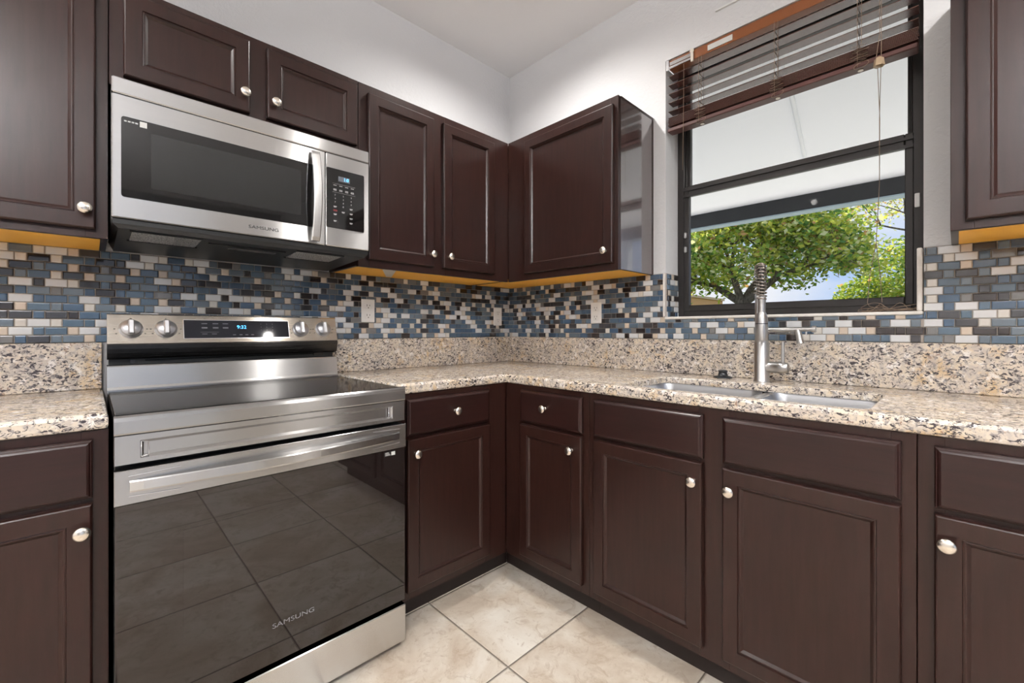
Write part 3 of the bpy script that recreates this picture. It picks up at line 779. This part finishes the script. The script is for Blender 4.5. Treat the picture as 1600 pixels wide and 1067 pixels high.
for z in (1.452, 1.748): hh.box(.537, .554, -.430, -.411, z+zo, z+.012+zo)
hh.build('handle', STEEL, md)
text('SAMSUNG', 'brand_lettering', .0150, (.381, -.4124, 1.461+zo), PRINTD, md, sx=1.35)
m = MB(); m.box(.060, .076, -.4140, -.4133, 1.701+zo, 1.717+zo)
m.build('glass_sticker', STICK, md)
prints([(.026+i*.008, .032+i*.008, 1.7065+zo, 1.7105+zo) for i in range(4)], -.4136, -.4132, md, 'glass_icon')
m = MB(); m.box(.588, w, -.412, -.386, 1.433+zo, 1.7815+zo, b=.003); cpn = m.build('control_panel', STEEL, MW)
rr_panel(.5895, .737, 1.5025+zo, 1.728+zo, -.4118, -.4132, .005).build('control_glass', BLKG, cpn)
m = MB(); m.box(.634, .678, -.4137, -.4133, 1.683+zo, 1.702+zo); m.build('display', mat('grey_display', (.10, .11, .13), .3), cpn)
text('1:0', 'clock_digits', .017, (.664, -.4139, 1.6925+zo), BLUE, cpn)
rc = [(.621+i*.0225-.006, .621+i*.0225+.006, z+zo, z+.0018+zo) for i in range(4) for z in (1.664, 1.649, 1.645)]+[(.612, .700, z+zo, z+.0005+zo) for z in (1.671, 1.6385)]
for x, z in ((.622, 1.584), (.684, 1.584), (.684, 1.566), (.684, 1.548), (.622, 1.555), (.653, 1.567), (.622, 1.530), (.684, 1.530)):
    rc += [(x-.006, x+.006, z+zo, z+.002+zo), (x-.005, x+.004, z-.003+zo, z-.0012+zo)]
prints(rc, -.4136, -.4133, cpn)
m = MB(); m.box(.615, .630, -.4136, -.4133, 1.566+zo, 1.573+zo); m.build('red_key', mat('dull_red_print', (.12, .01, .012), .5), cpn)
for i in range(10):
    c = '1234567890'[i]; x = .622+.031*(i % 3) if i < 9 else .653; z = 1.628-.0135*(i//3)
    text(c, 'keypad_digit', .0075, (x, -.4135, z+zo), PRINT, cpn)

# ================================================================== window blind
BX0, BX1 = 1.088, 1.974
B = thing('window_blind', 'brown wooden venetian blind half raised in the window opening', 'blind', (BX0, 0, 2.405))
bw = BX1-BX0
def bz(z): return z-2.405
m = MB(); m.box(0, bw, .004, .050, bz(2.360), bz(2.4045), b=.002); hr = m.build('headrail', RAILM, B)
m = MB(); m.box(-.003, .012, -.006, .052, bz(2.355), bz(2.406), b=.002); m.box(.012, .125, -.0015, .004, bz(2.362), bz(2.372)); m.box(.014, .12, -.001, .004, bz(2.376), bz(2.392)); m.build('mounting_bracket', CHROME, B)
m = MB(); m.box(.19, .295, .0012, .0040, bz(2.368), bz(2.392)); m.build('white_sticker', STICK, hr)
for x in (.115,):
    m = MB(); m.box(x, x+.012, -.004, .003, bz(2.350), bz(2.404), b=.001); m.lathe([(.010, 0), (.010, .004)], (x+.006, -.001, bz(2.398)), 'Y', 14); m.build('valance_clip', CLEARP, B)
zs = [2.326, 2.284, 2.242, 2.200, 2.158]
sl_mesh = None
def slat(z, t=.0028, tiltz=0.0):
    m = MB(); m.box(0.006, bw-.004, -.001, .049, -t/2, t/2, b=.0012); o = m.build('slat', SLATM, B, (0, 0, bz(z))); return o
first = slat(zs[0]); first.rotation_euler = (math.radians(-2), 0, 0)
def more(z, dx=0, rot=0):
    o = first.copy(); COL.objects.link(o); o.parent = B; o.location = (dx, 0, bz(z)); o.rotation_euler = (math.radians(-2)+rot, 0, 0)
for z in zs[1:]: more(z)
z = 2.128
for k in range(9):
    more(z, random.uniform(-.003, .002), random.uniform(-.04, .04)); z -= .0048
m = MB(); m.box(.002, bw-.006, -.002, .050, bz(2.061), bz(2.079), b=.003); br = m.build('bottom_rail', SLATU, B)
for x in (.158, .462, .726):
    m = MB(); m.lathe([(.0085, 0), (.0085, .0025), (.0045, .0025), (.0045, .0035), (.0030, .0035)], (0, 0, 0), n=18); b_ = m.build('cord_button', CLEARP, br, (x, .024, bz(2.0575)))
    m = MB()
    for y in (-.0035, .0515): m.tube([(x-.006, y, bz(2.362)), (x-.006, y, bz(2.13)), (x-.006, y, bz(2.062))], .0009, 5)
    m.tube([(x+.006, -.0042, bz(2.362)), (x+.006, -.0042, bz(2.14))], .0009, 5)
    for zq in zs: m.tube([(x-.006, -.003, bz(zq-.003)), (x-.006, .051, bz(zq-.003))], .0008, 5)
    # slack ladder string bunched in front of the stacked slats
    pts = []; rnd = random.Random(int(x*1000))
    for k in range(16):
        pts.append((x+(.022 if k % 2 else -.020)+rnd.uniform(-.006, .006), -.006+rnd.uniform(-.003, .001), bz(2.135)-.0040*k+rnd.uniform(-.004, .004)))
    m.tube(pts, .0010, 5)
    pts = [(x+.004-.018*math.sin(a*.9)*(1+.3*a/6), -.006, bz(2.072)-.010*(1-math.cos(a))) for a in [i*.35 for i in range(18)]]
    m.tube(pts, .0010, 5)
    m.build('ladder_cord', CORD, B)
# pull cords with tassel
xc = .785
m = MB(); m.tube([(xc-.003, -.012, bz(2.36)), (xc-.002, -.013, bz(2.15)), (xc-.012, -.014, bz(2.062))], .0010, 5); m.tube([(xc+.003, -.012, bz(2.36)), (xc+.002, -.013, bz(2.15)), (xc+.002, -.014, bz(2.062))], .0010, 5)
m.tube([(xc-.008, -.014, bz(2.04)), (xc-.002, -.014, bz(1.85)), (xc-.003, -.014, bz(1.62)), (xc-.012, -.013, bz(1.42)), (xc-.03, -.011, bz(1.30)), (xc-.036, -.010, bz(1.212))], .0011, 5)
m.tube([(xc+.001, -.014, bz(2.04)), (xc-.003, -.014, bz(1.85)), (xc-.003, -.014, bz(1.62)), (xc-.012, -.014, bz(1.42)), (xc-.002, -.013, bz(1.32)), (xc+.004, -.012, bz(1.212))], .0011, 5)
rnd = random.Random(4); pts = [(xc-.036, -.010, bz(1.212)), (xc-.03, .0, bz(1.195))]
for k in range(60):
    a = k*.75; pts.append((xc+.02+.075*math.sin(k*.41+.5)+rnd.uniform(-.02, .02), .030+.045*math.cos(a)*.8, bz(1.1815)+.018*(1+math.sin(a*1.3+1))*rnd.uniform(.1, 1)))
def smooth(p, it=2):
    for _ in range(it):
        q = [p[0]]
        for a, b in zip(p, p[1:]):
            q += [tuple(a[i]*.75+b[i]*.25 for i in range(3)), tuple(a[i]*.25+b[i]*.75 for i in range(3))]
        p = q+[p[-1]]
    return p
m.tube(smooth(pts, 2), .0010, 5); m.build('pull_cord', CORD, B)
m = MB(); m.lathe([(.006, 0), (.0165, .004), (.013, .030), (.006, .036)], (xc-.004, -.014, bz(2.030)), n=6, smooth=False); m.build('tassel', mat('amber_clear_tassel', (.38, .28, .18), .2), B)
m = MB(); m.tube([(.085, -.006, bz(2.362)), (.083, -.007, bz(2.10)), (.080, -.008, bz(1.86))], .0010, 5); m.build('tilt_cord', CORD, B)

# thin white strip fixed high on the window wall
m = MB(); m.box(1.315, 2.0, -.010, -.0005, 2.519, 2.527, b=.001)
tag(m.build('white_wall_strip', BASEB), 'thin white strip fixed to the wall above the window', 'curtain track')

# ================================================================== ceiling downlights
def downlight(label, x, y, power):
    t = thing('ceiling_downlight', label, 'ceiling light', (x, y, ZC), 0, None)
    m = MB(); m.lathe([(.095, -.0005), (.095, -.006), (.078, -.009), (.074, -.004), (.074, -.0005)], n=32); m.build('trim_ring', BASEB, t)
    m = MB(); m.lathe([(.0735, -.001), (.0735, -.0035)], n=32); m.build('lens', mat('downlight_lens', (1, 1, 1), .5, emit=(1, .97, .93), estr=3), t)
    l = bpy.data.lights.new('downlight_lamp', 'SPOT'); l.spot_size = math.radians(162); l.spot_blend = 1.0; l.shadow_soft_size = .035; l.energy = power; l.color = (1, .965, .925)
    lo = bpy.data.objects.new('downlight_lamp', l); COL.objects.link(lo); lo.parent = t; lo.location = (0, 0, -.045)
downlight('round ceiling downlight above the inner corner of the counters', .66, -.60, DOWN_W*1.1)
downlight('round ceiling downlight above the right end of the window wall', 2.65, -.66, DOWN_W*1.5)
downlight('round ceiling downlight in front of the stove', .70, -2.65, DOWN_W)
downlight('round ceiling downlight behind the camera', 2.65, -2.65, DOWN_W*1.3)
downlight('round ceiling downlight near the sliding door', 4.6, -2.65, DOWN_W)
downlight('round ceiling downlight in the far back of the room', 2.65, -4.3, DOWN_W)
downlight('round ceiling downlight in the back left of the room', .80, -4.3, DOWN_W)

t = thing('added_fill_panel', 'large square fill light added out of view behind the camera', 'ceiling light', (3.5, -3.3, ZC))  # added soft fill that lifts walls and ceiling; no such fixture known
m = MB(); m.box(-.62, .62, -.62, .62, -.45, -.41, b=.004); m.build('housing', BASEB, t)
m = MB(); m.box(-.60, .60, -.60, .60, -.454, -.4505); m.build('diffuser', mat('fill_panel_glow', (1, 1, 1), .5, emit=(1, .98, .96), estr=2), t)
for x in (-.55, .55):
    m = MB(); m.tube([(x, 0, -.41), (x, 0, -.001)], .004, 8); m.build('fill_panel_wire', NICKEL, t)
for z, en, fl in ((-.460, FILL_DOWN, 0), (-.405, FILL_UP, PI)):
    l = bpy.data.lights.new('fill_lamp', 'AREA'); l.shape = 'SQUARE'; l.size = 1.15; l.energy = en; l.color = (.99, .99, 1)
    lo = bpy.data.objects.new('fill_lamp', l); COL.objects.link(lo); lo.parent = t; lo.location = (0, 0, z); lo.rotation_euler = (fl, 0, 0)

# ================================================================== outside
m = MB(); m.box(-40, 40, TH, 60, -.25, -.12); o = m.build('lawn', mat('grass_ground', (.10, .15, .04), .9)); o['kind'] = 'structure'
m = MB(); m.box(-6, 9, TH+.001, 6.0, -.119, -.05); o = m.build('patio_slab', mat('patio_concrete', (.62, .60, .56), .8)); o['kind'] = 'structure'
t = thing('patio_cover', 'white patio roof with a dark edge beam seen through the window', 'patio roof', (0, TH, 2.44))
m = MB(); m.box(-6, 3.1, .001, 2.85, .0, .03); m.build('roof_panel', mat('white_soffit', (.88, .89, .92), .5), t)
m = MB(); m.box(-6, 3.1, 2.80, 2.90, -.150, -.0005, b=.004); m.build('edge_beam', mat('dark_beam', (.016, .018, .020), .6), t)
m = MB(); m.box(-6, 3.1, 2.795, 2.93, -.165, -.151, b=.002); m.build('drip_edge', mat('grey_blue_flashing', (.30, .38, .42), .5), t)
m = MB(); m.tube([(1.50, .05, -.008), (1.22, 1.9, -.008)], .012, 8); m.build('conduit', mat('white_conduit', (.85, .86, .88), .4), t)
for x in (-5.5, 2.95):
    m = MB(); m.box(x, x+.12, 2.79, 2.91, -2.49, -.166); m.build('post', BASEB, t)

def leafmat(name, c, tw=.45):
    m = bpy.data.materials.new(name); m.use_nodes = True; t = m.node_tree; t.nodes.clear()
    o = t.nodes.new('ShaderNodeOutputMaterial'); mx = t.nodes.new('ShaderNodeMixShader'); d = t.nodes.new('ShaderNodeBsdfDiffuse'); tr = t.nodes.new('ShaderNodeBsdfTranslucent')
    d.inputs[0].default_value = (*c, 1); tr.inputs[0].default_value = (c[0]*1.2, c[1]*1.15, c[2]*.7, 1); mx.inputs[0].default_value = tw
    t.links.new(d.outputs[0], mx.inputs[1]); t.links.new(tr.outputs[0], mx.inputs[2]); t.links.new(mx.outputs[0], o.inputs[0]); return m
LEAF = [leafmat('leaf_yellow_green', (.62, .64, .14)), leafmat('leaf_mid_green', (.34, .48, .12)), leafmat('leaf_deep_green', (.13, .26, .09)), leafmat('leaf_pale', (.78, .78, .50)), leafmat('leaf_rust', (.62, .36, .20))]
BARK = mat('grey_brown_bark', (.12, .085, .06), .9)
N = NT(BARK); N.set('Base Color', N.ramp(N.noise(N.coord((6, 6, 1)), 6, 5), [(.35, (.07, .05, .04)), (.65, (.24, .19, .15))]))
def leaf(m, p, s, k, rnd, droop=.3):
    d = Vector((rnd.uniform(-1, 1), rnd.uniform(-1, 1), rnd.uniform(-.7, .5))).normalized(); u = d.orthogonal().normalized()
    u = Matrix.Rotation(rnd.uniform(0, 6.3), 3, d) @ u; w = d.cross(u)
    m.add([p, p+d*s*.45+u*s*.28+w*s*.06, p+d*s, p+d*s*.45-u*s*.28+w*s*.06], [(0, 1, 2), (0, 2, 3)], k)
def grow(m, p, d, L, r, depth, rnd, tips, spread=.55, up=.15):
    n = 4; pts = [p]; q = p.copy(); dd_ = d.copy()
    for i in range(n):
        dd_ = (dd_+Vector((rnd.uniform(-1, 1), rnd.uniform(-1, 1), rnd.uniform(-.6, .8)))*.13).normalized(); q = q+dd_*L/n; pts.append(q.copy())
        if depth <= 2: tips.append((q.copy(), depth))
    r2 = r*.68
    m.tube(pts, [r+(r2-r)*i/n for i in range(n+1)], 6 if depth < 3 else 10, cap=False)
    if depth == 0: return
    kids = 3 if depth > 1 else 4
    for k in range(kids):
        a = 2*PI*(k+rnd.random()*.6)/kids; o = dd_.orthogonal().normalized(); o = Matrix.Rotation(a, 3, dd_) @ o
        nd = (dd_*(1-spread*.5)+o*spread*rnd.uniform(.8, 1.3)+Vector((0, 0, up))).normalized()
        grow(m, q, nd, L*rnd.uniform(.66, .82), r2*.8, depth-1, rnd, tips, spread, up)
def clump(m, c, r, n, ls, weights, rnd):
    for k in range(n):
        q = c+Vector((rnd.gauss(0, r), rnd.gauss(0, r), rnd.gauss(0, r*.55)))
        leaf(m, q, ls*rnd.uniform(.6, 1.3), rnd.choices(range(5), weights)[0], rnd)
def tree(label, base, trunk, limbs, seed, per, ls, weights, rad, depth=3, crown=None, nclump=0, rt=.2):
    rnd = random.Random(seed); t = thing('tree', label, 'tree', base)
    m = MB(); tips = []
    m.tube([(0, 0, 0), (.03, 0, trunk*.5), (0, .02, trunk)], [rt*1.3, rt, rt], 12)
    for d, L, r in limbs: grow(m, Vector((0, 0, trunk-.08)), Vector(d).normalized(), L, r, depth, rnd, tips)
    m.build('trunk', BARK, t, recalc=False)
    m = MB()
    for p, dp in tips: clump(m, p, rad, per if dp < 2 else per//3, ls, weights, rnd)
    if crown:
        cx, cy, cz, ax, ay, az = crown
        for k in range(nclump):
            v = Vector((rnd.gauss(0, 1), rnd.gauss(0, 1), rnd.gauss(0, 1))).normalized()*rnd.uniform(.15, 1)**.5
            w = [x*rnd.uniform(.5, 1.6) for x in weights]
            clump(m, Vector((cx+v.x*ax, cy+v.y*ay, cz+v.z*az)), .25, 38, ls, w, rnd)
    m.build('foliage', LEAF, t, recalc=False)
    return t
tree('broad spreading leafy tree seen through the left of the window', (-2.30, 11.6, -.12), 2.10,
     [((-.95, .1, .55), 1.0, .12), ((-.25, -.4, 1), 1.0, .11), ((1.0, .1, .50), 1.1, .13), ((.3, .6, .9), 1.0, .11)], 11, 9, .15, (4, 4, 1.6, 2.2, .5), .24, 4,
     (.20, 0, 3.85, 2.75, 1.8, 1.60), 250)
tree('thin pale tree with sparse leaves seen at the upper right of the window', (2.2, 18.0, -.12), 3.4,
     [((-.9, -.1, .8), 1.6, .07), ((-.35, .1, 1), 1.7, .07), ((.5, 0, 1), 1.5, .07)], 5, 4, .12, (2, 1.2, .4, 4, 1.8), .26, 4, rt=.12)
# dense green trees, right
def bush(name, label, cat, base, lumps, n, ls, weights, seed):
    rnd = random.Random(seed); t = thing(name, label, cat, base); m = MB(); c = MB()
    for (x, y, z, rx, ry, rz_) in lumps:
        for k in range(n):
            a = rnd.uniform(0, 2*PI); b = math.acos(rnd.uniform(-1, 1)); f = rnd.uniform(.72, 1.08)
            leaf(m, Vector((x+rx*f*math.sin(b)*math.cos(a), y+ry*f*math.sin(b)*math.sin(a), z+rz_*f*math.cos(b))), ls*rnd.uniform(.6, 1.3), rnd.choices(range(5), weights)[0], rnd)
        c.tube([(x, y, -.05-base[2]*0), (x, y, z)], [.10, .05], 8)
    m.build('foliage', LEAF, t, recalc=False); c.build('stem', BARK, t, recalc=False)
bush('bushy_tree', 'dense bright green bushy tree seen at the lower right of the window', 'tree', (.95, 15.0, -.12),
     [(.1, 0, 2.4, 1.1, .9, 1.5), (1.0, .3, 2.9, 1.2, .9, 1.6), (-.8, .2, 1.9, .9, .8, 1.0), (2.0, 0, 2.6, 1.1, .9, 1.5), (.9, 0, 1.2, 1.5, 1, 1.4)], 3600, .13, (3.5, 5, 1.5, 1.5, .1), 3)
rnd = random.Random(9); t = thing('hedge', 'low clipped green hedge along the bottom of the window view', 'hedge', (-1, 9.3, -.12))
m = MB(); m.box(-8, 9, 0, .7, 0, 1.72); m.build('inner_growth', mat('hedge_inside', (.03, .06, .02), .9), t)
m = MB()
for k in range(9000):
    leaf(m, Vector((rnd.uniform(-6, 6), rnd.uniform(-.1, .6), rnd.uniform(1.35, 1.83))), .07*rnd.uniform(.6, 1.3), rnd.choices(range(5), (4, 4, 1, 2, 0))[0], rnd)
m.build('foliage', LEAF, t, recalc=False)
t = thing('neighbour_building', 'small flat-roofed orange building seen at the lower left of the window', 'building', (-10.6, 25, -.12))
m = MB(); m.box(-6.5, 1.1, 0, 5, 0, 3.30, b=.02); m.build('wall', mat('orange_stucco', (.72, .38, .18), .9), t)
m = MB(); m.box(-6.6, 1.2, -.1, 5.1, 3.301, 3.45); m.build('roof_edge', mat('pale_coping', (.70, .48, .34), .8), t)
